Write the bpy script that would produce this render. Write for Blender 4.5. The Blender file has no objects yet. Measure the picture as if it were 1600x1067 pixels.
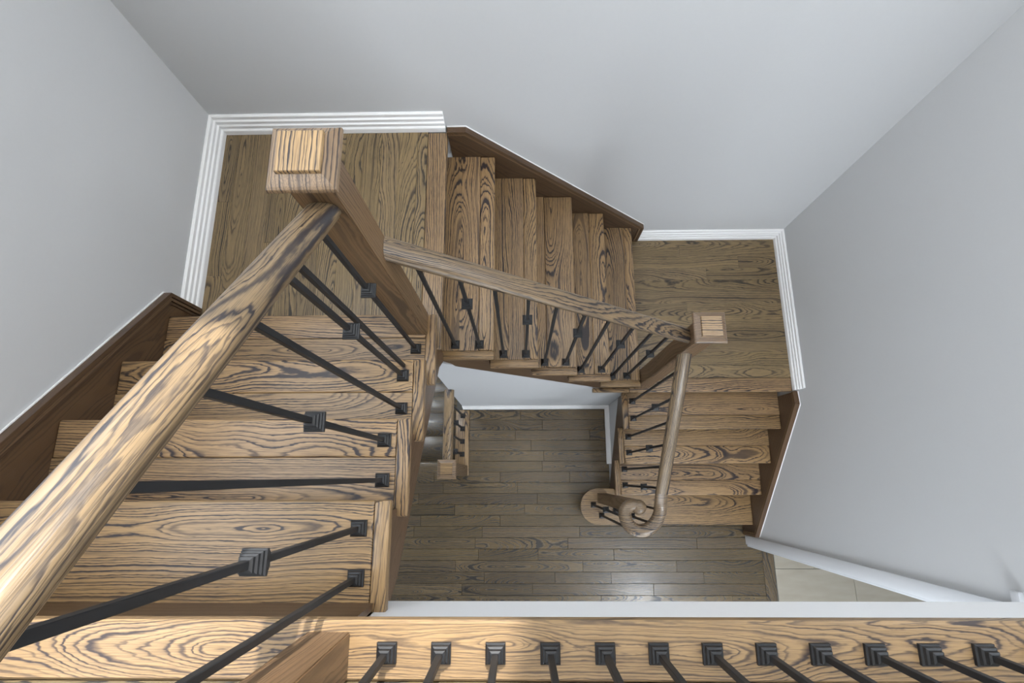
import bpy, bmesh, math, random
from mathutils import Vector, Matrix
random.seed(7)
S = bpy.context.scene
C = S.collection

# ------------------------------------------------------------------ camera
F, PITCH, ROLL, YAW, ZC, CY = 730.0, 0.2103, 0.0788, 0.0745, 4.1318, 588.34
c, s = math.cos(YAW), math.sin(YAW)
right = Vector((c, s, 0)); fwd_h = Vector((-s, c, 0)); zz = Vector((0, 0, 1))
c, s = math.cos(PITCH), math.sin(PITCH)
fw = fwd_h * s - zz * c; up = fwd_h * c + zz * s
c, s = math.cos(ROLL), math.sin(ROLL)
r2 = right * c - up * s; u2 = right * s + up * c
cd = bpy.data.cameras.new('camera'); cam = bpy.data.objects.new('camera', cd); C.objects.link(cam)
cd.sensor_width = 36; cd.lens = F * 36 / 1600; cd.shift_y = (CY - 533.5) / 1600; cd.clip_start = 0.02
M4 = Matrix((r2, u2, -fw)).transposed().to_4x4(); M4.translation = Vector((0, 0, ZC))
cam.matrix_world = M4
S.camera = cam

# ------------------------------------------------------------------ light
w = bpy.data.worlds.new('sky'); S.world = w; w.use_nodes = True
bg = w.node_tree.nodes['Background']; bg.inputs[0].default_value = (0.855, 0.925, 1.0, 1); bg.inputs[1].default_value = 5.0
sd = bpy.data.lights.new('sun', 'SUN'); sun = bpy.data.objects.new('sun', sd); C.objects.link(sun)
sd.energy = 8.5; sd.angle = 0.02; sd.color = (1.0, 0.98, 0.95)
sun.rotation_euler = Vector((-0.2, -1.0, -1.0)).to_track_quat('-Z', 'Y').to_euler()
sun.location = (0, 6, 8)
S.view_settings.view_transform = 'Standard'; S.view_settings.look = 'None'
S.view_settings.gamma = 1; S.view_settings.use_curve_mapping = False
S.view_settings.exposure = 0.0

# ------------------------------------------------------------------ materials
class N:
    """small node helper"""
    def __init__(self, name):
        self.m = bpy.data.materials.new(name); self.m.use_nodes = True
        self.t = self.m.node_tree; self.b = self.t.nodes['Principled BSDF']
    def n(self, typ, ins=None, **kw):
        x = self.t.nodes.new(typ)
        for k, v in kw.items(): setattr(x, k, v)
        for k, v in (ins or {}).items():
            if isinstance(v, bpy.types.NodeSocket): self.t.links.new(v, x.inputs[k])
            else: x.inputs[k].default_value = v
        return x
    def math(self, op, a, b=0.0, cc=0.0):
        x = self.n('ShaderNodeMath', {0: a, 1: b, 2: cc}, operation=op); return x.outputs[0]
    def ramp(self, f, stops):
        x = self.n('ShaderNodeValToRGB', {0: f}); e = x.color_ramp.elements
        while len(e) < len(stops): e.new(0.5)
        for el, (p, v) in zip(e, stops):
            el.position = p; el.color = (v, v, v, 1) if not isinstance(v, tuple) else (*v, 1)
        return x.outputs[0]
    def mix(self, f, a, b, mode='MIX'):
        x = self.n('ShaderNodeMix', data_type='RGBA', blend_type=mode)
        for k, v in ((0, f), (6, a), (7, b)):
            if isinstance(v, bpy.types.NodeSocket): self.t.links.new(v, x.inputs[k])
            else: x.inputs[k].default_value = v if k == 0 else (*v, 1)
        return x.outputs[2]

def wood(name, light, mid, dark, contrast=1.0, spacing=0.011, rough=0.34, var=0.25, tilt=0.085, coat=0.10, off=0.0, wob=1.0):
    q = N(name)
    at = q.n('ShaderNodeAttribute', attribute_name='gr')
    rnd = q.n('ShaderNodeObjectInfo').outputs['Random']
    wn = q.n('ShaderNodeTexWhiteNoise', {'W': q.math('MULTIPLY', rnd, 371.7)}, noise_dimensions='1D')
    wc = q.n('ShaderNodeSeparateColor', {0: wn.outputs['Color']})
    R1, R2, R3 = wc.outputs[0], wc.outputs[1], wc.outputs[2]
    sp = q.n('ShaderNodeSeparateXYZ', {0: at.outputs['Vector']})
    a, b, cc = sp.outputs
    def noise(sa, sb, detail=2.0, seed=0.0, rough_=0.5):
        v = q.n('ShaderNodeCombineXYZ', {0: q.math('MULTIPLY_ADD', a, sa, q.math('MULTIPLY', R1, 40.0)),
                                         1: q.math('MULTIPLY_ADD', b, sb, q.math('MULTIPLY', R2, 40.0)),
                                         2: q.math('MULTIPLY_ADD', cc, sb, seed)})
        return q.n('ShaderNodeTexNoise', {'Vector': v.outputs[0], 'Scale': 1.0, 'Detail': detail, 'Roughness': rough_}).outputs['Fac']
    n1 = noise(1.3, 3.0, 1.0, 3.0); n2 = noise(2.0, 2.5, 1.5, 11.0); n3 = noise(26.0, 130.0, 2.0, 23.0); n4 = noise(5.0, 24.0, 2.0, 29.0)
    bb = q.math('ADD', q.math('MULTIPLY_ADD', R3, 0.16, -0.08 + off), q.math('ADD', b, q.math('MULTIPLY_ADD', n1, 0.06*wob, -0.03*wob)))
    ct = q.math('MULTIPLY', q.math('ADD', a, q.math('MULTIPLY_ADD', R1, 1.4, -0.7)), tilt)
    c2 = q.math('ADD', q.math('ADD', cc, ct), q.math('MULTIPLY_ADD', n2, 0.12*wob, q.math('MULTIPLY_ADD', R2, 0.05, -0.025 - 0.06*wob)))
    d = q.math('SQRT', q.math('ADD', q.math('MULTIPLY', bb, bb), q.math('MULTIPLY', c2, c2)))
    d = q.math('ADD', d, q.math('MULTIPLY_ADD', n3, 0.0050, q.math('MULTIPLY', n4, 0.010)))
    d = q.math('ADD', d, q.math('MULTIPLY', q.n('ShaderNodeTexNoise', {'W': q.math('MULTIPLY_ADD', d, 55.0, q.math('MULTIPLY', R1, 30.0)), 'Scale': 1.0, 'Detail': 1.0}, noise_dimensions='1D').outputs['Fac'], 0.014))
    dn = q.math('DIVIDE', d, spacing); ring = q.math('FRACT', dn)
    rs = q.n('ShaderNodeTexWhiteNoise', {'W': q.math('FLOOR', q.math('ADD', dn, 0.5))}, noise_dimensions='1D').outputs['Value']
    line = q.ramp(ring, [(0.0, 1.0), (0.10, 0.85), (0.24, 0.25), (0.45, 0.05), (0.80, 0.0), (0.93, 0.75), (1.0, 1.0)])
    strength = q.ramp(noise(2.0, 7.0, 1.0, 31.0), [(0.3, 0.45), (0.62, 1.0)])
    line = q.math('MULTIPLY', q.math('MULTIPLY', line, q.math('MULTIPLY', strength, q.math('MULTIPLY_ADD', rs, 0.55, 0.55))), contrast); line = q.math('MINIMUM', line, 1.0)
    pores = q.ramp(noise(13.0, 520.0, 2.0, 47.0, 0.6), [(0.48, 0.0), (0.62, 1.0)])
    base = q.mix(noise(3.0, 22.0, 3.0, 5.0), light, mid)
    col = q.mix(line, base, dark)
    col = q.mix(q.math('MULTIPLY', pores, 0.30 * contrast), col, dark)
    tone = q.math('MULTIPLY_ADD', R2, var, 1.0 - var * 0.5)
    tcol = q.n('ShaderNodeCombineColor', {0: tone, 1: tone, 2: q.math('MULTIPLY_ADD', R3, var * 0.3, q.math('SUBTRACT', tone, var * 0.15))})
    col = q.mix(1.0, col, tcol.outputs[0], 'MULTIPLY')
    q.t.links.new(col, q.b.inputs['Base Color'])
    q.t.links.new(q.math('MULTIPLY_ADD', line, 0.15, rough), q.b.inputs['Roughness'])
    q.b.inputs['Coat Weight'].default_value = coat; q.b.inputs['Coat Roughness'].default_value = 0.18
    bp = q.n('ShaderNodeBump', {'Strength': 0.25, 'Distance': 0.001, 'Height': q.math('SUBTRACT', 1.0, q.math('ADD', line, q.math('MULTIPLY', pores, 0.5)))})
    q.t.links.new(bp.outputs[0], q.b.inputs['Normal'])
    return q.m

def plain(name, col, rough=0.6, metal=0.0, bump=0.0, scale=40.0, var=0.04):
    q = N(name)
    tc = q.n('ShaderNodeTexCoord').outputs['Object']
    nz = q.n('ShaderNodeTexNoise', {'Vector': tc, 'Scale': scale, 'Detail': 3.0}).outputs['Fac']
    lo = tuple(max(0, x * (1 - var)) for x in col); hi = tuple(min(1, x * (1 + var)) for x in col)
    q.t.links.new(q.mix(nz, lo, hi), q.b.inputs['Base Color'])
    q.b.inputs['Roughness'].default_value = rough; q.b.inputs['Metallic'].default_value = metal
    if name == 'black_iron': q.b.inputs['Specular IOR Level'].default_value = 0.5
    if bump:
        bp = q.n('ShaderNodeBump', {'Strength': bump, 'Distance': 0.002, 'Height': nz}); q.t.links.new(bp.outputs[0], q.b.inputs['Normal'])
    return q.m

OAK = wood('oak_stained', (0.40, 0.258, 0.124), (0.28, 0.172, 0.080), (0.026, 0.018, 0.019), 1.5, spacing=0.0085)
OAKR = wood('oak_rail', (0.31, 0.215, 0.118), (0.205, 0.138, 0.074), (0.024, 0.019, 0.021), 1.6, spacing=0.0058, rough=0.30, tilt=0.05, wob=0.6)
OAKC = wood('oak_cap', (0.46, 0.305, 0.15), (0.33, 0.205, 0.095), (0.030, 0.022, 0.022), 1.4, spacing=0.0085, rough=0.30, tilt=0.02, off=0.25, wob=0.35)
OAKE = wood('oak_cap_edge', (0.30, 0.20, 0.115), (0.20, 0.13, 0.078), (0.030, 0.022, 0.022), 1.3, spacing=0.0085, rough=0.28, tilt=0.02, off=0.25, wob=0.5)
OAKL = wood('oak_landing_lightened', (0.275, 0.195, 0.098), (0.21, 0.145, 0.072), (0.036, 0.027, 0.020), 1.3, spacing=0.0085, rough=0.30, var=0.25)  # same oak, colour lightened to imitate stronger light on the landings
OAKS = wood('oak_hall_nosing', (0.40, 0.265, 0.135), (0.28, 0.178, 0.088), (0.045, 0.032, 0.030), 1.15, spacing=0.0058, wob=1.4)
OAKF = wood('oak_floor_dimmed', (0.172, 0.124, 0.066), (0.122, 0.087, 0.047), (0.020, 0.016, 0.013), 1.7, spacing=0.0085, rough=0.25, var=0.42)  # same oak, colour darkened to imitate weaker light on the main floor
OAKD = wood('oak_dark', (0.115, 0.064, 0.030), (0.075, 0.040, 0.020), (0.028, 0.018, 0.014), 0.6, rough=0.36, tilt=0.04)
OAKN = wood('oak_post', (0.20, 0.118, 0.058), (0.135, 0.078, 0.038), (0.036, 0.024, 0.017), 0.8, rough=0.34, tilt=0.03, spacing=0.009)
WALL = plain('wall_paint', (0.555, 0.56, 0.565), 0.75, bump=0.04, scale=90, var=0.012)
WHITE = plain('white_trim', (0.88, 0.88, 0.88), 0.4, var=0.01)
CASING = plain('casing_paint', (0.66, 0.67, 0.69), 0.5, var=0.01)
BLACK = plain('black_iron', (0.012, 0.0125, 0.014), 0.50, 0.0, var=0.2, scale=60)
q = N('beige_tile'); tcn = q.n('ShaderNodeAttribute', attribute_name='gr').outputs['Vector']
mp = q.n('ShaderNodeMapping', {'Vector': tcn, 'Scale': (1.5, 6.0, 6.0)})
q.t.links.new(q.mix(q.n('ShaderNodeTexNoise', {'Vector': mp.outputs[0], 'Scale': 3.0, 'Detail': 5.0}).outputs['Fac'], (0.31, 0.275, 0.22), (0.43, 0.39, 0.32)), q.b.inputs['Base Color'])
q.b.inputs['Roughness'].default_value = 0.25; TILE = q.m
GROUT = plain('grout', (0.10, 0.095, 0.085), 0.9)
q = N('lamp_glass'); q.b.inputs['Base Color'].default_value = (1, 0.97, 0.9, 1)
q.b.inputs['Emission Color'].default_value = (0.86, 0.93, 1.0, 1); q.b.inputs['Emission Strength'].default_value = 70.0; LAMP = q.m
q = N('lamp_glass_warm'); q.b.inputs['Base Color'].default_value = (1, 0.95, 0.85, 1)
q.b.inputs['Emission Color'].default_value = (1.0, 0.80, 0.52, 1); q.b.inputs['Emission Strength'].default_value = 28.0; LAMPW = q.m
q = N('window_pane')
tr = q.n('ShaderNodeBsdfTransparent'); gl = q.n('ShaderNodeBsdfGlossy', {'Roughness': 0.02})
mx = q.n('ShaderNodeMixShader', {0: 0.06, 1: tr.outputs[0], 2: gl.outputs[0]})
q.t.links.new(mx.outputs[0], q.t.nodes['Material Output'].inputs[0]); PANE = q.m

# ------------------------------------------------------------------ mesh helpers
def grain_attr(me, axes, about):
    """axes: three unit vectors (along, across, thickness)"""
    A, B, D = [Vector(v) for v in axes]; o = Vector(about)
    at = me.attributes.new('gr', 'FLOAT_VECTOR', 'POINT')
    buf = []
    for v in me.vertices:
        p = v.co - o; buf += [p.dot(A), p.dot(B), p.dot(D)]
    at.data.foreach_set('vector', buf)
AX = {'x': ((1,0,0),(0,1,0),(0,0,1)), 'y': ((0,1,0),(1,0,0),(0,0,1)), 'z': ((0,0,1),(1,0,0),(0,1,0)),
      'xv': ((1,0,0),(0,0,1),(0,1,0)), 'yv': ((0,1,0),(0,0,1),(1,0,0))}
def link(name, me, mat, parent=None, smooth=False):
    o = bpy.data.objects.new(name, me); C.objects.link(o)
    if mat: me.materials.clear(); me.materials.append(mat)
    if parent: o.parent = parent
    if smooth:
        for f in me.polygons: f.use_smooth = True
    return o
def finish(bm, name, mat, parent, axes='x', smooth_angle=None):
    bmesh.ops.recalc_face_normals(bm, faces=bm.faces)
    me = bpy.data.meshes.new(name); bm.to_mesh(me); bm.free()
    co = [v.co for v in me.vertices]
    lo = Vector([min(v[i] for v in co) for i in range(3)]); hi = Vector([max(v[i] for v in co) for i in range(3)])
    if isinstance(axes, str): axes = AX[axes]
    if 'gr' not in me.attributes: grain_attr(me, axes, (lo + hi) / 2)
    o = link(name, me, mat, parent)
    if smooth_angle:
        me.shade_smooth() if hasattr(me, 'shade_smooth') else None
        me.set_sharp_from_angle(angle=math.radians(smooth_angle))
    return o
def add_box(bm, lo, hi):
    vs = [bm.verts.new((x, y, z)) for z in (lo[2], hi[2]) for y in (lo[1], hi[1]) for x in (lo[0], hi[0])]
    for f in ((0,2,3,1),(4,5,7,6),(0,1,5,4),(2,6,7,3),(0,4,6,2),(1,3,7,5)): bm.faces.new([vs[i] for i in f])
def box(name, lo, hi, mat, parent=None, axes='x', bev=0.0, seg=2):
    bm = bmesh.new(); add_box(bm, lo, hi)
    if bev: bmesh.ops.bevel(bm, geom=bm.edges[:], offset=bev, segments=seg, profile=0.5, affect='EDGES', clamp_overlap=True)
    return finish(bm, name, mat, parent, axes, 40 if bev and seg > 1 else None)
def prism(name, pts, axis, a0, a1, mat, parent=None, axes='x', bev=0.0):
    """polygon pts in the plane normal to axis ('x': pts are (y,z); 'y': (x,z); 'z': (x,y))"""
    def P(p, t): return {'x': (t, p[0], p[1]), 'y': (p[0], t, p[1]), 'z': (p[0], p[1], t)}[axis]
    bm = bmesh.new()
    A = [bm.verts.new(P(p, a0)) for p in pts]; B = [bm.verts.new(P(p, a1)) for p in pts]
    bm.faces.new(A); bm.faces.new(B[::-1]); n = len(pts)
    for i in range(n): bm.faces.new((A[i], A[(i+1) % n], B[(i+1) % n], B[i]))
    if bev: bmesh.ops.bevel(bm, geom=bm.edges[:], offset=bev, segments=2, profile=0.5, affect='EDGES', clamp_overlap=True)
    return finish(bm, name, mat, parent, axes, 40 if bev else None)
def plank(name, lo, hi, mat, parent, axes='x', ch=0.0016):
    """board with eased top edges: 20 triangles"""
    bm = bmesh.new()
    def ring(i, z): return [bm.verts.new(p + (z,)) for p in ((lo[0]+i, lo[1]+i), (hi[0]-i, lo[1]+i), (hi[0]-i, hi[1]-i), (lo[0]+i, hi[1]-i))]
    R = [ring(0, lo[2]), ring(0, hi[2]-ch), ring(ch, hi[2])]
    for a, b in zip(R, R[1:]):
        for i in range(4): bm.faces.new((a[i], a[(i+1) % 4], b[(i+1) % 4], b[i]))
    bm.faces.new(R[2]); bm.faces.new(R[0][::-1])
    return finish(bm, name, mat, parent, axes)
def rings(name, sq, mat, parent=None, at=(0,0,0), axes='z', bev=0.0):
    """stack of square rings: list of (half_width, z)"""
    bm = bmesh.new(); R = []
    for h, z in sq:
        R.append([bm.verts.new((at[0]+x*h, at[1]+y*h, at[2]+z)) for x, y in ((-1,-1),(1,-1),(1,1),(-1,1))])
    for a, b in zip(R, R[1:]):
        for i in range(4): bm.faces.new((a[i], a[(i+1) % 4], b[(i+1) % 4], b[i]))
    bm.faces.new(R[0][::-1]); bm.faces.new(R[-1])
    if bev: bmesh.ops.bevel(bm, geom=bm.edges[:], offset=bev, segments=1, affect='EDGES', clamp_overlap=True)
    return finish(bm, name, mat, parent, axes)
def sweep(name, path, prof, mat, parent=None, scale=None, endcap=False):
    """sweep profile (side, height) along path; profile stays plumb; gr runs along the path"""
    bm = bmesh.new(); R = []; al = []; L = 0; n = len(path); path = [Vector(p) for p in path]
    lay = bm.verts.layers.float_vector.new('gr')
    for i, p in enumerate(path):
        t = path[min(i+1, n-1)] - path[max(i-1, 0)]; t.z = 0; t.normalize()
        sd_ = Vector((t.y, -t.x, 0)); k = scale[i] if scale else 1.0
        if i: L += (p - path[i-1]).length
        ring = []
        for (u, h) in prof:
            v = bm.verts.new(p + sd_ * u * k + Vector((0, 0, h * (0.5 + 0.5 * k)))); v[lay] = Vector((v.co.x, v.co.y*0.8 + 0.18, h - 0.03)) if endcap else Vector((L, u, h)); ring.append(v)
        R.append(ring)
    m = len(prof)
    for a, b in zip(R, R[1:]):
        for i in range(m): bm.faces.new((a[i], a[(i+1) % m], b[(i+1) % m], b[i]))
    bm.faces.new(R[0][::-1]); 
    bm.faces.new(R[-1])
    if endcap:       # round eye that closes the curl
        ex, ey, rad = endcap; zc_ = path[-1].z; hp = [(u, h) for u, h in prof if u > 0]; prev = None; nseg = 28; rr = []
        for (u, h) in hp:
            rr.append([bm.verts.new((ex + rad*u/0.0355*math.cos(2*math.pi*k/nseg), ey + rad*u/0.0355*math.sin(2*math.pi*k/nseg), zc_ + h*1.03)) for k in range(nseg)])
            for v in rr[-1]: v[lay] = Vector((v.co.x, v.co.y*0.8 + 0.18, h - 0.03))
        for A_, B_ in zip(rr, rr[1:]):
            for k in range(nseg): bm.faces.new((A_[k], A_[(k+1) % nseg], B_[(k+1) % nseg], B_[k]))
        bm.faces.new(rr[0][::-1]); bm.faces.new(rr[-1])
    return finish(bm, name, mat, parent, 'x', 45)
def catmull(pts, n=8):
    P = [Vector(p) for p in pts]; P = [P[0]*2-P[1]] + P + [P[-1]*2-P[-2]]; out = []
    for i in range(1, len(P)-2):
        for j in range(n):
            t = j / n; a, b, cc, d = P[i-1:i+3]
            out.append(0.5 * ((2*b) + (cc-a)*t + (2*a-5*b+4*cc-d)*t*t + (3*b-a-3*cc+d)*t**3))
    out.append(P[-2]); return out
def tag(o, label, cat=None, group=None, kind=None):
    o['label'] = label
    if cat: o['category'] = cat
    if group: o['group'] = group
    if kind: o['kind'] = kind
    return o
def struct(o, label=None, cat=None):
    o['kind'] = 'structure'
    if label: o['label'] = label
    if cat: o['category'] = cat
    return o
def empty(name, loc=(0,0,0)):
    o = bpy.data.objects.new(name, None); o.empty_display_size = 0.1; C.objects.link(o); o.location = loc; return o
def adopt(o, parent):
    """parent without moving"""
    o.parent = parent; o.matrix_parent_inverse = Matrix.Translation(-parent.location); return o

# ------------------------------------------------------------------ dimensions
r = 0.19
L2, L1, T = 5*r, 11*r, 16*r
G1, G2, G3 = 0.242, 0.2285, 0.2369
XL, YB, XR = -1.4983, 1.7167, 1.8906
YT, X1, X2, Y2, Y3, X3 = -0.3041, -0.3449, -0.3538, 0.5656, 0.5632, 0.745
ZTOP = 6.6
TH = 0.03         # tread thickness
SK = 0.02         # skirt thickness
S1X, S2Y, S3X = X1-0.03, Y2+0.028, X3+0.024   # stringer faces

# ------------------------------------------------------------------ walls
LY0, LY1, LZ0, LZ1 = -0.8, 1.6, 3.6, 6.45
bm = bmesh.new()
for lo, hi in (((XL-0.12, -1.9, -1.5), (XL, YB+0.12, LZ0)), ((XL-0.12, -1.9, LZ1), (XL, YB+0.12, ZTOP)),
               ((XL-0.12, -1.9, LZ0), (XL, LY0, LZ1)), ((XL-0.12, LY1, LZ0), (XL, YB+0.12, LZ1))): add_box(bm, lo, hi)
struct(finish(bm, 'wall_left', WALL, None), 'pale grey painted wall on the left beside the upper flight', 'wall')
# back wall with the high stair window (above the picture)
WX0, WX1, WZ0, WZ1 = -1.25, 0.465, 5.02, 6.35
bm = bmesh.new()
for lo, hi in (((XL, YB, -1.5), (XR+0.12, YB+0.12, WZ0)), ((XL, YB, WZ1), (XR+0.12, YB+0.12, ZTOP)),
               ((XL, YB, WZ0), (WX0, YB+0.12, WZ1)), ((WX1, YB, WZ0), (XR+0.12, YB+0.12, WZ1)),
               ((XR+0.12, YB, -0.2), (XR+2.4, YB+0.12, 2.95))): add_box(bm, lo, hi)
struct(finish(bm, 'wall_back', WALL, None), 'pale grey painted wall behind both landings', 'wall')
RY0, RY1, RZ0, RZ1 = -0.4, 1.6, 3.5, 6.45
bm = bmesh.new()
for lo, hi in (((XR, -0.56, -0.02), (XR+0.12, YB, RZ0)), ((XR, -0.56, RZ1), (XR+0.12, YB, ZTOP)), ((XR, -0.56, RZ0), (XR+0.12, RY0, RZ1)), ((XR, RY1, RZ0), (XR+0.12, YB, RZ1)),
               ((XR, -1.9, 2.95), (XR+0.12, -0.56, ZTOP))): add_box(bm, lo, hi)
struct(finish(bm, 'wall_right', WALL, None), 'pale grey painted wall on the right beside the lowest flight', 'wall')
win = empty('window_1', (WX0, YB, WZ0)); struct(win, 'high stair window in the back wall', 'window')
for lo, hi in (((WX0, YB+0.02, WZ0), (WX1, YB+0.1, WZ0+0.04)), ((WX0, YB+0.02, WZ1-0.04), (WX1, YB+0.1, WZ1)),
               ((WX0, YB+0.02, WZ0+0.04), (WX0+0.04, YB+0.1, WZ1-0.04)), ((WX1-0.04, YB+0.02, WZ0+0.04), (WX1, YB+0.1, WZ1-0.04))):
    adopt(box('window_frame', lo, hi, WHITE), win)
adopt(box('window_pane', (WX0+0.04, YB+0.055, WZ0+0.04), (WX1-0.04, YB+0.061, WZ1-0.04), PANE), win)
win2 = empty('fill_window_2', (XL, LY0, LZ0)); struct(win2, 'added tall window high in the left wall to brighten the right wall', 'window')  # unseen opening, added so sky light reaches the right wall
for lo, hi in (((LY0, LZ0), (LY1, LZ0+0.04)), ((LY0, LZ1-0.04), (LY1, LZ1)), ((LY0, LZ0+0.04), (LY0+0.04, LZ1-0.04)), ((LY1-0.04, LZ0+0.04), (LY1, LZ1-0.04))):
    adopt(box('window_frame', (XL-0.10, lo[0], lo[1]), (XL-0.02, hi[0], hi[1]), WHITE), win2)
adopt(box('window_pane', (XL-0.063, LY0+0.04, LZ0+0.04), (XL-0.057, LY1-0.04, LZ1-0.04), PANE), win2)
win3 = empty('fill_window_3', (XR, RY0, RZ0)); struct(win3, 'added tall window high in the right wall to brighten the left wall', 'window')  # unseen opening, added so sky light reaches the left wall and fascia
for lo, hi in (((RY0, RZ0), (RY1, RZ0+0.04)), ((RY0, RZ1-0.04), (RY1, RZ1)), ((RY0, RZ0+0.04), (RY0+0.04, RZ1-0.04)), ((RY1-0.04, RZ0+0.04), (RY1, RZ1-0.04))):
    adopt(box('window_frame', (XR+0.02, lo[0], lo[1]), (XR+0.10, hi[0], hi[1]), WHITE), win3)
adopt(box('window_pane', (XR+0.057, RY0+0.04, RZ0+0.04), (XR+0.063, RY1-0.04, RZ1-0.04), PANE), win3)
struct(box('wall_front', (XL, -2.02, T), (XR+0.12, -1.9, ZTOP), WALL), 'pale grey wall across the upper hall', 'wall')
bm = bmesh.new()
for lo, hi in (((XL-0.12, -3.12, -0.2), (0.1, -3.0, 2.95)), ((2.3, -3.12, -0.2), (XR+2.4, -3.0, 2.95)), ((0.1, -3.12, 2.35), (2.3, -3.0, 2.95)), ((XL-0.12, -3.0, -0.2), (XL, -1.9, 2.95))): add_box(bm, lo, hi)
struct(finish(bm, 'wall_entrance', WALL, None), 'pale grey entrance wall of the main level with a wide doorway', 'wall')
struct(box('wall_far', (XR+2.4, -3.0, -0.2), (XR+2.52, YB+0.12, 2.95), WALL), 'pale grey wall at the far side of the tiled hall', 'wall')
struct(box('ceiling_upper', (XL-0.12, -2.02, ZTOP), (XR+0.12, YB+0.12, ZTOP+0.1), WHITE), 'white ceiling above the stairwell', 'ceiling')
# walls closing the space below the middle and lowest flights
b2 = lambda x: 1.673 - 0.752*(x+0.413)        # underside line of the middle flight's stringer
b3 = lambda y: 0.07 + 0.75*(y+0.009)          # underside line of the lowest flight's stringer
struct(prism('wall_inner_back', [(-0.5, -1.5), (S3X+0.1, -1.5), (S3X+0.1, b2(S3X+0.1)), (-0.413, b2(-0.413)), (-0.5, b2(-0.413))], 'y', S2Y+0.006, S2Y+0.1, WALL),
       'pale grey wall under the middle flight', 'wall')
struct(prism('wall_inner_right', [(-0.09, -0.02), (S2Y+0.004, -0.02), (S2Y+0.004, b3(S2Y)), (-0.09, 0.012)], 'x', S3X+0.004, S3X+0.09, WALL),
       'small triangular grey wall under the lowest flight', 'wall')

# ------------------------------------------------------------------ main floor
bm = bmesh.new(); add_box(bm, (XL, -3.0, -0.2), (XR+2.4, 0.10, -0.019)); add_box(bm, (-0.56, 0.10, -0.2), (XR, YB, -0.019))
fl = finish(bm, 'floor', GROUT, None); struct(fl, 'oak strip floor of the main level, colour darkened for weaker light', 'floor')
PW = 0.0905; rows = [0.5788 - PW*i for i in range(-0, 28)]
rng = random.Random(3)
XF = 2.005                                   # where the strips meet the border board
hand = {0: [.01], 6: [-.17, .43], 7: [-.02], 9: [.04], 10: [-.17], 11: [-.32, .5], 12: [-.38, .40], 13: [-.35, .15, .78], 14: [.52], 15: [-.3, .75], 16: [.1]}
for i, y1 in enumerate(rows):
    y0 = y1 - PW
    if y1 < -1.9: break
    x0 = -0.555 if y0 > 0.11 else XL + 0.02
    cuts = list(hand.get(i, []))
    x = x0 + rng.uniform(0.35, 1.0)
    while x < XF - 0.25:
        if all(abs(x - k) > 0.45 for k in cuts): cuts.append(x)
        x += rng.uniform(0.5, 1.15)
    e = [x0] + sorted(cuts) + [XF]
    for a, b in zip(e, e[1:]):
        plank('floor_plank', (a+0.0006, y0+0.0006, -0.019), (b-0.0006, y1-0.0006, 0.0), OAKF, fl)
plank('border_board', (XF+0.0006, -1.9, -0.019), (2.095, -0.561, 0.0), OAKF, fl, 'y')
plank('edge_nosing', (XL+0.02, 0.117-0.09, -0.024), (-0.56, 0.117, 0.001), OAKF, fl) if False else None
tf = box('floor_tiled', (2.097, -3.0, -0.018), (XR+2.4, YB, -0.006), GROUT); struct(tf, 'beige stone tile floor beyond the opening at right', 'floor')
ty = [-3.0, -2.58, -1.67, -0.754, 0.16, 1.07, YB]
for j, (a, b) in enumerate(zip(ty, ty[1:])):
    xs = [2.1, 2.73, 3.34, 3.95, 4.28] if j % 2 == 0 else [2.1, 2.42, 3.03, 3.64, 4.28]
    if j == 2: xs = [2.1, 2.73, 3.34, 3.95, 4.28]
    for p, q_ in zip(xs, xs[1:]): plank('tile', (p+0.002, a+0.002, -0.006), (q_-0.002, b-0.002, 0.0), TILE, tf, 'x', 0.001)

# ------------------------------------------------------------------ upper floor
uf = box('floor_upper', (XL, -3.0, 2.74), (XR-0.004, YT-0.034, T-0.022), WHITE); struct(uf, 'upper hall floor edge with white painted fascia', 'floor')
SN = plank('nosing_board', (XL+0.002, -0.4235, T-0.028), (XR-0.005, YT, T), OAKS, uf, 'x', 0.006)
yy = -0.4245
i = 0
while yy > -1.3:
    xs = [XL+0.002] + sorted([-0.7 + 0.9*((i*0.37) % 1), 0.6 + 0.6*((i*0.61) % 1)]) + [XR-0.005]
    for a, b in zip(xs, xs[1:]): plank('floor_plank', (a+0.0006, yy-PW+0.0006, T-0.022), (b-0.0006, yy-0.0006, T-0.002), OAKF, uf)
    yy -= PW; i += 1
struct(box('ceiling', (XR+0.125, -3.0, 2.74), (XR+2.4, YB, 2.95), WHITE), 'white ceiling above the tiled hall', 'ceiling')
# ceiling lamp of the main level under the upper floor
cl = empty('ceiling_light', (1.62, -1.62, 2.74)); tag(cl, 'round flush ceiling light under the upper floor', 'lamp')
def disc(name, rad, z0, z1, mat, parent, n=32):
    bm = bmesh.new(); bmesh.ops.create_cone(bm, cap_ends=True, segments=n, radius1=rad*0.8, radius2=rad, depth=z1-z0, matrix=Matrix.Translation((0, 0, (z0+z1)/2)))
    o = finish(bm, name, mat, None, 'x', 40); o.parent = parent; return o
disc('canopy', 0.24, -0.02, 0.0, WHITE, cl); disc('diffuser', 0.225, -0.085, -0.02, LAMP, cl)
cl3 = empty('ceiling_light', (-1.0, 1.15, L1-0.201)); tag(cl3, 'added round ceiling light below the upper landing to brighten the basement stairs', 'lamp')  # unseen lamp, added to lift the dark basement treads
disc('canopy', 0.16, -0.02, 0.0, WHITE, cl3); disc('diffuser', 0.145, -0.07, -0.02, LAMP, cl3)
cl2 = empty('ceiling_light', (0.08, 0.34, ZTOP)); tag(cl2, 'round warm ceiling light high above the stairwell', 'lamp')
disc('canopy', 0.28, -0.02, 0.0, WHITE, cl2); disc('diffuser', 0.26, -0.09, -0.02, LAMPW, cl2)

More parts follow.
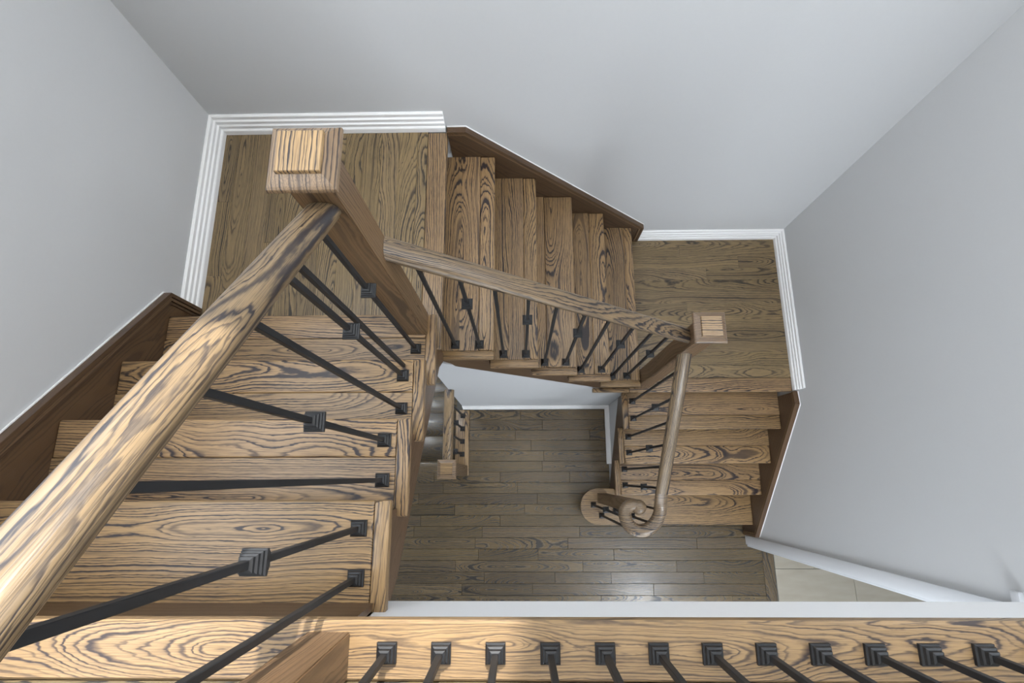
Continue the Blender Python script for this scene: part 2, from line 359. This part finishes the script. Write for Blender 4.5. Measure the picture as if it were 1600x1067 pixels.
# ------------------------------------------------------------------ baseboards
BP = [(0, 0), (0.020, 0), (0.020, 0.026), (0.017, 0.031), (0.012, 0.033), (0.012, 0.046), (0.0165, 0.049), (0.0165, 0.056), (0.009, 0.060), (0.009, 0.074),
      (0.0145, 0.077), (0.0145, 0.083), (0.007, 0.088), (0.007, 0.100), (0.011, 0.103), (0.011, 0.110), (0.006, 0.116), (0, 0.116)]
def baseboard(name, p0, p1, inward, z, mit0, mit1, label):
    """profile along p0 -> p1 (xy on the wall face); mit shifts the board ends at full thickness"""
    p0, p1, nrm = Vector(p0), Vector(p1), Vector(inward); t = (p1-p0).normalized()
    bm = bmesh.new(); A = []; B = []
    for (d, h) in BP:
        a = p0 + nrm*(d+0.0005) + t*(d*mit0); b = p1 + nrm*(d+0.0005) - t*(d*mit1)
        A.append(bm.verts.new((a.x, a.y, z+h))); B.append(bm.verts.new((b.x, b.y, z+h)))
    n = len(BP)
    for i in range(n): bm.faces.new((A[i], A[(i+1) % n], B[(i+1) % n], B[i]))
    bm.faces.new(A[::-1]); bm.faces.new(B)
    return struct(finish(bm, name, WHITE, None), label, 'baseboard')
baseboard('baseboard_back', (XL, YB), (-0.362, YB), (0, -1), L1+0.001, 1, 0, 'white moulded baseboard behind the upper landing')
baseboard('baseboard_left', (XL, YB), (XL, 0.757), (1, 0), L1+0.001, 1, 0, 'white moulded baseboard left of the upper landing')
baseboard('baseboard_back', (0.878, YB), (XR, YB), (0, -1), L2+0.001, 0, 1, 'white moulded baseboard behind the lower landing')
baseboard('baseboard_right', (XR, YB), (XR, 0.566), (-1, 0), L2+0.001, 1, 0, 'white moulded baseboard right of the lower landing')
baseboard('baseboard_inner_back', (-0.499, S2Y+0.006), (S3X+0.004, S2Y+0.006), (0, -1), 0.001, 0, 1, 'white baseboard under the middle flight')
baseboard('baseboard_inner_right', (S3X+0.004, S2Y+0.006), (S3X+0.004, 0.10), (-1, 0), 0.001, 1, 0, 'white baseboard under the lowest flight')

# ------------------------------------------------------------------ landings
def landing(name, x0, x1, y0, y1, z, run, label, cuts, widths=PW):
    e = empty(name, (x0, y0, z)); tag(e, label, 'landing')
    adopt(box('subfloor', (x0, y0, z-0.2), (x1, y1, z-0.02), OAKD), e)
    rng = random.Random(len(label))
    a0, a1 = (x0, x1) if run == 'y' else (y0, y1)
    k = a0; i = 0
    while k < a1 - 0.004:
        k1 = min(k + widths, a1)
        lo_, hi_ = (y0, y1) if run == 'y' else (x0, x1)
        ee = [lo_] + cuts.get(i, []) + [hi_]
        for p, q_ in zip(ee, ee[1:]):
            if run == 'y': lo, hi = (k+0.0004, p+0.0004, z-0.02), (k1-0.0004, q_-0.0004, z)
            else: lo, hi = (p+0.0004, k+0.0004, z-0.02), (q_-0.0004, k1-0.0004, z)
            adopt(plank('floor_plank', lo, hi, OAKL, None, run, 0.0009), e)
        k = k1; i += 1
    return e
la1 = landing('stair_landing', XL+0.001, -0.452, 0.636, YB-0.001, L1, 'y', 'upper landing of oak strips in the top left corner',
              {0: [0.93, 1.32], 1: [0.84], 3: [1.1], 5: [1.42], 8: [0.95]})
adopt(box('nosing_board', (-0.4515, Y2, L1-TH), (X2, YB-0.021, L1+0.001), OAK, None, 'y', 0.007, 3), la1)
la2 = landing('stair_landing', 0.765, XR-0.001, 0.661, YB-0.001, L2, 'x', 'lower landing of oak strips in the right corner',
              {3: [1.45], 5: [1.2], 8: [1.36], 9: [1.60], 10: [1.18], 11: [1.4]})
adopt(box('nosing_board', (0.758, Y3, L2-TH), (XR-SK, 0.6605, L2+0.001), OAK, None, 'x', 0.007, 3), la2)
adopt(box('return_nosing', (0.505, Y3, L2-TH), (0.7575, S2Y-0.0005, L2+0.001), OAK, None, 'x', 0.006, 2), la2)

# ------------------------------------------------------------------ flights
def tread(parent, lo, hi, axes, splits=None):
    """splits = (axis index, positions from the low end up, nosing at the high end?): glued boards side by side"""
    if not splits:
        return adopt(box('tread', lo, hi, OAK, None, axes, 0.007, 3), parent)
    ax, pos, front_hi = splits
    e = [lo[ax]] + sorted(pos) + [hi[ax]]; t_ = None
    seq = list(zip(e, e[1:]))
    for n_, (p0, p1) in enumerate(seq):
        a, b = list(lo), list(hi); a[ax], b[ax] = p0 + (0.0003 if n_ else 0), p1
        nose = n_ == (len(seq)-1 if front_hi else 0)
        nm = 'tread' if n_ == 0 else ('nosing_board' if nose and front_hi else 'tread_board')
        o = box(nm, a, b, OAK, None, axes, 0.007 if nose else 0.0008, 3 if nose else 1)
        if t_ is None: t_ = adopt(o, parent)
        else: o.parent = t_
    return t_
def sub(o, part):
    o.parent = part; return o

RW = 0.042
# upper flight: climbs from the upper landing towards the camera
f1 = empty('stair_flight', (S1X, YT, L1)); tag(f1, 'upper oak stair flight at left, nearest the camera', 'stairs')
for k in range(1, 5):
    z = T - k*r; yn = YT + k*G1
    t_ = tread(f1, (XL+SK, yn-G1-0.034, z-TH), (X1-RW-0.0004, yn, z), 'x', {4: (1, [yn-0.105], True), 3: (1, [yn-0.125], True), 2: (1, [yn-0.122], True)}.get(k))
    sub(prism('return_nosing', [(X1-RW, yn-0.30), (X1, yn-0.30), (X1, yn), (X1-RW*0.5, yn), (X1-RW, yn-0.006)], 'z', z-TH, z+0.0005, OAK, None, 'y', 0.005), t_)
for k in range(0, 5):
    z1 = T - k*r - TH; z0 = T-(k+1)*r; yn = YT + k*G1 - (0.034 if k else 0.012)
    adopt(box('riser', (XL+SK, yn-0.018, z0), (S1X-0.002, yn, z1), OAKD, None, 'xv'), f1)
b1 = lambda y: 2.652 - 0.70*(y+0.347)
pts = []
for k in range(0, 5):
    yr = YT + k*G1 - 0.034
    pts += [(yr, T-k*r-TH), (yr, T-(k+1)*r-TH)]
pts = [(YT-0.034-0.02, T-TH-0.002)] + pts[:-1] + [(YT+4*G1-0.034, L1-TH), (S2Y-0.0005, L1-TH), (S2Y-0.0005, 1.82), (0.50, 2.00), (-0.30, b1(-0.30)), (-0.358, 2.70)]
adopt(prism('stringer', pts, 'x', S1X-0.03, S1X, OAKD, None, ((0, 0.8, -0.6), (0, 0.6, 0.8), (1, 0, 0))), f1)

# middle flight: descends to the right
f2 = empty('stair_flight', (X2, S2Y, L2)); tag(f2, 'middle oak stair flight along the back wall between the two landings', 'stairs')
for k in range(1, 6):
    z = L1 - k*r; xn = X2 + k*G2
    sp_ = (0, {1: [xn-0.078, xn-0.175], 2: [xn-0.075, xn-0.16], 3: [xn-0.175], 4: [xn-0.10, xn-0.20], 5: [xn-0.06]}[k], True)
    t_ = tread(f2, (xn-G2-0.034, Y2+RW+0.0004, z-TH), (xn, YB-SK, z), 'y', sp_)
    sub(prism('return_nosing', [(xn-G2-0.03, Y2), (xn, Y2), (xn, Y2+RW*0.5), (xn-0.006, Y2+RW), (xn-G2-0.03, Y2+RW)], 'z', z-TH, z+0.0005, OAK, None, 'x', 0.005), t_)
for k in range(0, 6):
    z1 = L1 - k*r - TH; z0 = L1-(k+1)*r; xn = X2 + k*G2 - 0.034
    adopt(box('riser', (xn-0.018, S2Y+0.002, z0), (xn, YB-SK, z1), OAKD, None, 'yv'), f2)
pts = []
for k in range(0, 6):
    xr_ = X2 + k*G2 - 0.034
    pts += [(xr_, L1-k*r-TH), (xr_, L1-(k+1)*r-TH)]
pts = [(S1X-0.03, L1-TH)] + pts[:-1] + [(X2+5*G2-0.034, L2-TH), (S3X+0.03, L2-TH), (S3X+0.03, b2(S3X+0.03)), (-0.352, b2(-0.352)), (-0.368, 1.69), (S1X-0.03, 1.75)]
adopt(prism('stringer', pts, 'y', S2Y, S2Y+0.03, OAKD, None, ((0.77, 0, -0.64), (0.64, 0, 0.77), (0, 1, 0))), f2)

# lowest flight: descends towards the camera on the right
f3 = empty('stair_flight', (XR, Y3, 0)); tag(f3, 'lowest oak stair flight at right, ending in a rounded starting step', 'stairs')
for k in range(1, 5):
    z = L2 - k*r; yn = Y3 - k*G3
    if k < 4:
        t_ = tread(f3, (X3+RW+0.0004, yn, z-TH), (XR-SK, yn+G3+0.034, z), 'x', (1, [yn+(0.10, 0.13, 0.115)[k-1]], False))
        sub(prism('return_nosing', [(X3, yn), (X3+RW*0.5, yn), (X3+RW, yn+0.006), (X3+RW, yn+G3+0.03), (X3, yn+G3+0.03)], 'z', z-TH, z+0.0005, OAK, None, 'y', 0.005), t_)
    else:
        def bull(rad, yb, xr_, cx=0.636, cy=-0.244):
            p = [(cx + rad*math.cos(a), cy + rad*math.sin(a)) for a in [math.pi*(0.5 + i/20) for i in range(21)]]
            return p + [(S3X+0.02, cy-rad), (xr_, cy-rad), (xr_, yb), (S3X+0.05, yb), (S3X+0.05, cy+rad)]
        adopt(prism('tread', bull(0.143, yn+G3+0.034, XR-SK), 'z', z-TH, z, OAK, None, 'x', 0.006), f3)
        adopt(prism('riser', bull(0.120, yn+G3+0.02, XR-SK-0.002), 'z', 0.001, z-TH, OAKD, None, 'x'), f3)
for k in range(0, 4):
    z1 = L2 - k*r - TH; z0 = L2-(k+1)*r; yn = Y3 - k*G3 + 0.034
    adopt(box('riser', (S3X+0.002, yn, z0), (XR-SK, yn+0.018, z1), OAKD, None, 'xv'), f3)
pts = []
for k in range(0, 4):
    yr = Y3 - k*G3 + 0.034
    pts += [(yr, L2-k*r-TH), (yr, L2-(k+1)*r-TH)]
pts = [(S2Y-0.0005, L2-r-TH)] + pts[2:] + [(Y3-3*G3, 0.16), (Y3-3*G3+0.05, 0.001), (-0.085, 0.001), (S2Y-0.0005, b3(S2Y))]
adopt(prism('stringer', pts, 'x', S3X, S3X+0.03, OAKD, None, ((0, 0.77, 0.64), (0, -0.64, 0.77), (1, 0, 0))), f3)

# basement flight: descends away below the upper flight
f4 = empty('stair_flight', (-0.56, 0.115, -0.2)); tag(f4, 'dark basement stair flight going down beside the small guard', 'stairs')
for k in range(0, 7):
    z = -k*r; yn = 0.117 + 0.243*k
    if yn > YB - 0.05: break
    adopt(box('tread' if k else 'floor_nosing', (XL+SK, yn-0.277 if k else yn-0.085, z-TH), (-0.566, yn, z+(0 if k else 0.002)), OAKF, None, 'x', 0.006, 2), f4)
    adopt(box('riser', (XL+SK, yn-0.052, z-r), (-0.566, yn-0.034, z-TH), OAKD, None, 'xv'), f4)

# ------------------------------------------------------------------ skirt boards on the walls
def skirt(name, poly, top, axis, face, sgn, label, grain):
    """poly: outline on the wall; top: polyline of the upper edge that carries the cap moulding"""
    e = empty(name, {'x': (face, poly[0][0], poly[0][1]), 'y': (poly[0][0], face, poly[0][1])}[axis]); struct(e, label, 'skirt board')
    a, b = sorted((face + sgn*0.0005, face + sgn*SK))
    adopt(prism('skirt_board', poly, axis, a, b, OAKD, None, grain), e)
    def band(nm, off0, off1, th, mat):
        pts = []
        def offs(o):
            out = []
            n = len(top)
            for i, p in enumerate(top):
                p = Vector(p); d0 = (Vector(top[i]) - Vector(top[i-1])).normalized() if i else None
                d1 = (Vector(top[i+1]) - p).normalized() if i < n-1 else None
                n0 = Vector((-d0.y, d0.x)) if d0 else None; n1 = Vector((-d1.y, d1.x)) if d1 else None
                if n0 and n1: m = (n0+n1).normalized(); out.append(p + m*(o/max(0.3, m.dot(n0))))
                else: out.append(p + (n0 or n1)*o)
            return out
        up_, dn = offs(off1), offs(off0)
        bm = bmesh.new()
        t0, t1 = face + sgn*0.0005, face + sgn*th
        def P(p, t): return {'x': (t, p[0], p[1]), 'y': (p[0], t, p[1])}[axis]
        R = [[bm.verts.new(P(u, t0)), bm.verts.new(P(u, t1)), bm.verts.new(P(d, t1)), bm.verts.new(P(d, t0))] for u, d in zip(up_, dn)]
        for A, B in zip(R, R[1:]):
            for i in range(4): bm.faces.new((A[i], A[(i+1) % 4], B[(i+1) % 4], B[i]))
        bm.faces.new(R[0][::-1]); bm.faces.new(R[-1])
        adopt(finish(bm, nm, mat, None, grain), e)
    sg = band
    return e, band
def cap_bands(band, sg):
    band('cap_moulding', -0.014*sg, 0.0, 0.034, OAKD) if False else None
def do_skirt(name, poly, top, axis, face, sgn, label, grain, flip):
    e, band = skirt(name, poly, top, axis, face, sgn, label, grain)
    f = -1 if flip else 1
    band('cap_moulding', -0.012*f, 0.004*f, 0.036, OAKD)
    band('cap_moulding', -0.026*f, -0.015*f, 0.032, OAKN)
    band('cap_moulding', -0.040*f, -0.030*f, 0.025, OAKD)
    band('caulk_bead', 0.004*f, 0.008*f, 0.005, WHITE)
    return e
top = [(0.755, L1+0.02), (0.755, 2.303), (-0.29, 2.303+0.79*1.045)]
do_skirt('trim_1', [(0.755, L1+0.001), (0.755, 2.303), (-0.33, 2.303+0.79*1.085), (-0.33, 2.70), (0.55, L1-0.2), (0.6, L1+0.001)], top, 'x', XL, 1,
         'dark oak skirt board on the left wall beside the upper flight', ((0, 0.79, -0.61), (0, 0.61, 0.79), (1, 0, 0)), True)
top = [(-0.355, 2.102), (-0.262, 2.102), (0.868, 1.151), (0.868, L2+0.02)]
do_skirt('trim_2', [(-0.355, 1.86), (-0.355, 2.102), (-0.262, 2.102), (0.868, 1.151), (0.868, L2+0.001), (0.70, L2+0.001), (0.5, L2)], top, 'y', YB, -1,
         'dark oak skirt board on the back wall beside the middle flight', ((0.77, 0, -0.64), (0.64, 0, 0.77), (0, 1, 0)), False)
top = [(0.558, 0.975), (0.470, 0.985), (-0.474, 0.228), (-0.474, 0.02)]
do_skirt('trim_3', [(0.558, L2-0.2), (0.558, 0.975), (0.470, 0.985), (-0.474, 0.228), (-0.474, 0.001), (-0.2, 0.001)], top, 'x', XR, -1,
         'dark oak skirt board on the right wall beside the lowest flight', ((0, 0.77, 0.64), (0, -0.64, 0.77), (1, 0, 0)), True)

# opening casing at the end of the right wall
tr4 = empty('trim_4', (XR, -0.52, 0)); struct(tr4, 'white casing of the opening at the end of the right wall', 'door casing')
adopt(box('casing_leg', (XR-0.012, -0.562, 0.0), (XR-0.0005, -0.486, 2.18), CASING, None, 'z', 0.004, 2), tr4)
adopt(box('jamb', (XR-0.001, -0.578, 0.0), (XR+0.122, -0.5605, 2.18), CASING, None, 'z', 0.003, 2), tr4)
adopt(box('casing_cap', (XR-0.022, -0.578, 2.181), (XR-0.0005, -0.432, 2.215), CASING, None, 'y', 0.004, 2), tr4)

# ------------------------------------------------------------------ newel posts
def newel(x, y, z0, z1, label, half=0.047, cap=0.071, along='y'):
    e = empty('newel_post', (x, y, z0)); tag(e, label, 'newel post')
    bm = bmesh.new(); add_box(bm, (x-half, y-half, z0), (x+half, y+half, z1-0.036))
    bmesh.ops.bevel(bm, geom=bm.edges[:], offset=0.003, segments=2, affect='EDGES')
    adopt(finish(bm, 'shaft', OAKN, None, 'z', 40), e)
    pr = [(cap*0.88, 0.0), (cap, 0.003), (cap, 0.009), (cap*0.985, 0.0125)]
    for i in range(1, 7):
        t = i/6; pr.append((cap*(0.985 - 0.345*t), 0.0125 + 0.0145*t**0.75))
    cp = rings('cap', pr, OAKE, None, (x, y, z1-0.037), along); adopt(cp, e)
    pl = rings('cap_plate', [(cap*0.60, -0.004), (cap*0.63, -0.001), (cap*0.63, 0.007), (cap*0.615, 0.009)], OAKC, None, (x, y, z1-0.009), along)
    sub(pl, cp)
    return e
newel(-0.4135, -0.3735, T+0.0005, 4.12, 'newel post at the top of the stairs, in the lower left of the picture')
newel(-0.4265, 0.620, T-4*r+0.0012, 3.343, 'large square oak newel post with a capped top at the upper landing')
newel(0.837, 0.634, L2+0.0015, 2.185, 'square oak newel post at the corner of the lower landing', along='x')
newel(-0.497, 0.046, 0.0215, 0.925, 'small oak newel post of the basement guard on the main floor', half=0.045, cap=0.065, along='x')

# ------------------------------------------------------------------ railings
RP = [(-0.022, -0.030), (0.022, -0.030), (0.026, -0.020), (0.033, -0.012), (0.0355, 0.0), (0.0345, 0.012), (0.029, 0.022), (0.019, 0.0285), (0.007, 0.031),
      (-0.007, 0.031), (-0.019, 0.0285), (-0.029, 0.022), (-0.0345, 0.012), (-0.0355, 0.0), (-0.033, -0.012), (-0.026, -0.020)]
HB = 0.0066
SHOE = [(0.021, 0.0), (0.021, 0.007), (0.018, 0.010), (0.0165, 0.016), (0.0125, 0.018), (0.0115, 0.026), (0.0075, 0.028)]
KNOT = [(0.0075, -0.028), (0.0115, -0.026), (0.0115, -0.019), (0.015, -0.017), (0.015, -0.011), (0.018, -0.009), (0.018, -0.004), (0.021, -0.002), (0.021, 0.004),
        (0.018, 0.006), (0.018, 0.011), (0.015, 0.013), (0.015, 0.019), (0.0115, 0.021), (0.0115, 0.027), (0.0075, 0.029)]
def proto(name, sq):
    o = rings(name, sq, BLACK, None); me = o.data; bpy.data.objects.remove(o); return me
SHOE_ME, KNOT_ME = proto('shoe', SHOE), proto('knuckle', KNOT)
bar_cache = {}
def baluster(parent, x, y, z0, z1, knuckle=None):
    h = round(z1 - z0, 4)
    if h not in bar_cache:
        bm = bmesh.new(); add_box(bm, (-HB, -HB, 0), (HB, HB, h))
        bmesh.ops.bevel(bm, geom=[e for e in bm.edges if abs(e.verts[0].co.z-e.verts[1].co.z) > 0.1], offset=0.0012, segments=1, affect='EDGES')
        o = finish(bm, 'baluster', BLACK, None, 'z'); bar_cache[h] = o.data; bpy.data.objects.remove(o)
    b = bpy.data.objects.new('baluster', bar_cache[h]); C.objects.link(b); b.parent = parent
    b.location = Vector((x, y, z0)) - parent.location
    for me, zz_ in ((SHOE_ME, 0.0),) + (((KNOT_ME, knuckle - z0),) if knuckle else ()):
        o = bpy.data.objects.new(me.name.split('.')[0], me); C.objects.link(o); o.parent = b; o.location = (0, 0, zz_)
    return b
def line_path(p0, p1, n=24): return [Vector(p0).lerp(Vector(p1), i/n) for i in range(n+1)]

# upper flight
ra = empty('stair_railing', (-0.424, YT, T)); tag(ra, 'stair railing of the upper flight with the thick foreground handrail', 'railing')
h1 = lambda y: 3.225 + 0.785*(0.553 - y)
adopt(sweep('handrail', line_path((-0.426, 0.5725, h1(0.5725)), (-0.424, -0.3255, h1(-0.3255))), RP, OAKR), ra)
for i in range(8):
    y = 0.505 - 0.1215*i if i else 0.513
    k = 4 - i//2; z = T - k*r
    y = [0.513, 0.415, 0.359, 0.239, 0.111, -0.011, -0.133, -0.256][i]
    if i == 1: y = 0.398
    kn = {0: 2.898, 2: 3.005, 4: 3.171, 6: 3.347}.get(i)
    baluster(ra, -0.424, y, z+0.0005, h1(y)-0.026, kn)
# middle flight
rb = empty('stair_railing', (-0.38, 0.638, L1)); tag(rb, 'stair railing of the middle flight between two capped newel posts', 'railing')
h2 = lambda x: 2.782 - 0.752*(x+0.22)
adopt(sweep('handrail', line_path((-0.379, 0.638, h2(-0.379)), (0.7895, 0.638, h2(0.7895))), RP, OAKR), rb)
for i, x in enumerate((-0.316, -0.196, -0.084, 0.036, 0.146, 0.268, 0.379, 0.503, 0.607, 0.70)):
    z = L1 - r*(1 + i//2)
    baluster(rb, x, 0.638, z+0.0005, h2(x)-0.026, z+0.56 if i % 2 else None)
# lowest flight with volute
rc = empty('stair_railing', (0.82, 0.58, L2)); tag(rc, 'stair railing of the lowest flight ending in a curled volute', 'railing')
h3 = lambda y: 1.857 + 0.785*(y - 0.572)
pth = [Vector((0.82, y, h3(y))) for y in [0.5865 - 0.0445*i for i in range(16)]]
zv = 1.245
vol = catmull([(0.82, -0.100, h3(-0.100)), (0.826, -0.160, 1.275), (0.824, -0.212, 1.254), (0.800, -0.265, zv), (0.758, -0.303, zv), (0.708, -0.316, zv), (0.660, -0.302, zv),
               (0.629, -0.264, zv), (0.620, -0.214, zv), (0.640, -0.182, zv), (0.674, -0.171, zv), (0.700, -0.180, zv)], 6)
pth = pth[:-1] + [Vector((0.82, -0.085, h3(-0.085))), Vector((0.82, -0.106, h3(-0.106)))]; full = vol; nv = 0; ns = len(full)
sc = [1.0 + 0.06*min(1, i/20) - 0.22*max(0, (i-len(vol)+13)/12) for i in range(len(vol))]
adopt(sweep('handrail', pth, RP, OAKR), rc)
adopt(sweep('volute', full, RP, OAKR, None, sc, (0.704, -0.182, 0.044)), rc)
for i, y in enumerate((0.529, 0.404, 0.287, 0.170, 0.050, -0.072)):
    z = L2 - r*(1 + i//2)
    baluster(rc, 0.820, y, z+0.0005, h3(y)-0.026, z+0.56 if i % 2 else None)
for x, y, kn in ((0.815, -0.195, None), (0.775, -0.275, 0.75), (0.661, -0.314, None), (0.589, -0.231, 0.75)):
    baluster(rc, x if x > 0.6 else 0.597, y, r+0.0005, zv-0.024, kn)
e = empty('newel_post', (0.672, -0.170, r)); tag(e, 'dark square newel post under the curled volute of the lowest flight', 'newel post')
bm = bmesh.new(); add_box(bm, (0.634, -0.214, r+0.0005), (0.710, -0.140, zv-0.033)); bmesh.ops.bevel(bm, geom=bm.edges[:], offset=0.003, segments=2, affect='EDGES')
adopt(finish(bm, 'shaft', OAKN, None, 'z', 40), e)
adopt(box('base_block', (0.631, -0.217, r+0.0003), (0.713, -0.137, r+0.012), OAKN, None, 'x', 0.003), e)
# upper hall guard
rd = empty('guard_railing', (-0.36, -0.366, T)); tag(rd, 'guard railing along the upper hall edge at the bottom of the picture', 'railing')
adopt(sweep('handrail', line_path((-0.365, -0.3665, T+0.955), (XR-0.01, -0.3665, T+0.955)), RP, OAKR), rd)
i = 0; x = -0.285
while x < XR - 0.05:
    baluster(rd, x, -0.3665, T+0.0005, T+0.93, T+0.50 if i % 2 else None); x += 0.1125 if i > 3 else 0.1157; i += 1
# basement guard
re_ = empty('guard_railing', (-0.503, 0.3, 0)); tag(re_, 'short basement guard railing on the main floor', 'railing')
adopt(box('base_rail', (-0.562, 0.006, 0.0005), (-0.443, S2Y-0.02, 0.02), OAK, None, 'y', 0.004, 2), re_)
adopt(sweep('handrail', line_path((-0.498, 0.092, 0.865), (-0.498, S2Y+0.005, 0.865)), RP, OAKR), re_)
for i, y in enumerate((0.523, 0.409, 0.297, 0.187)):
    baluster(re_, -0.501, y, 0.0205, 0.84, 0.48 if i % 2 else None)
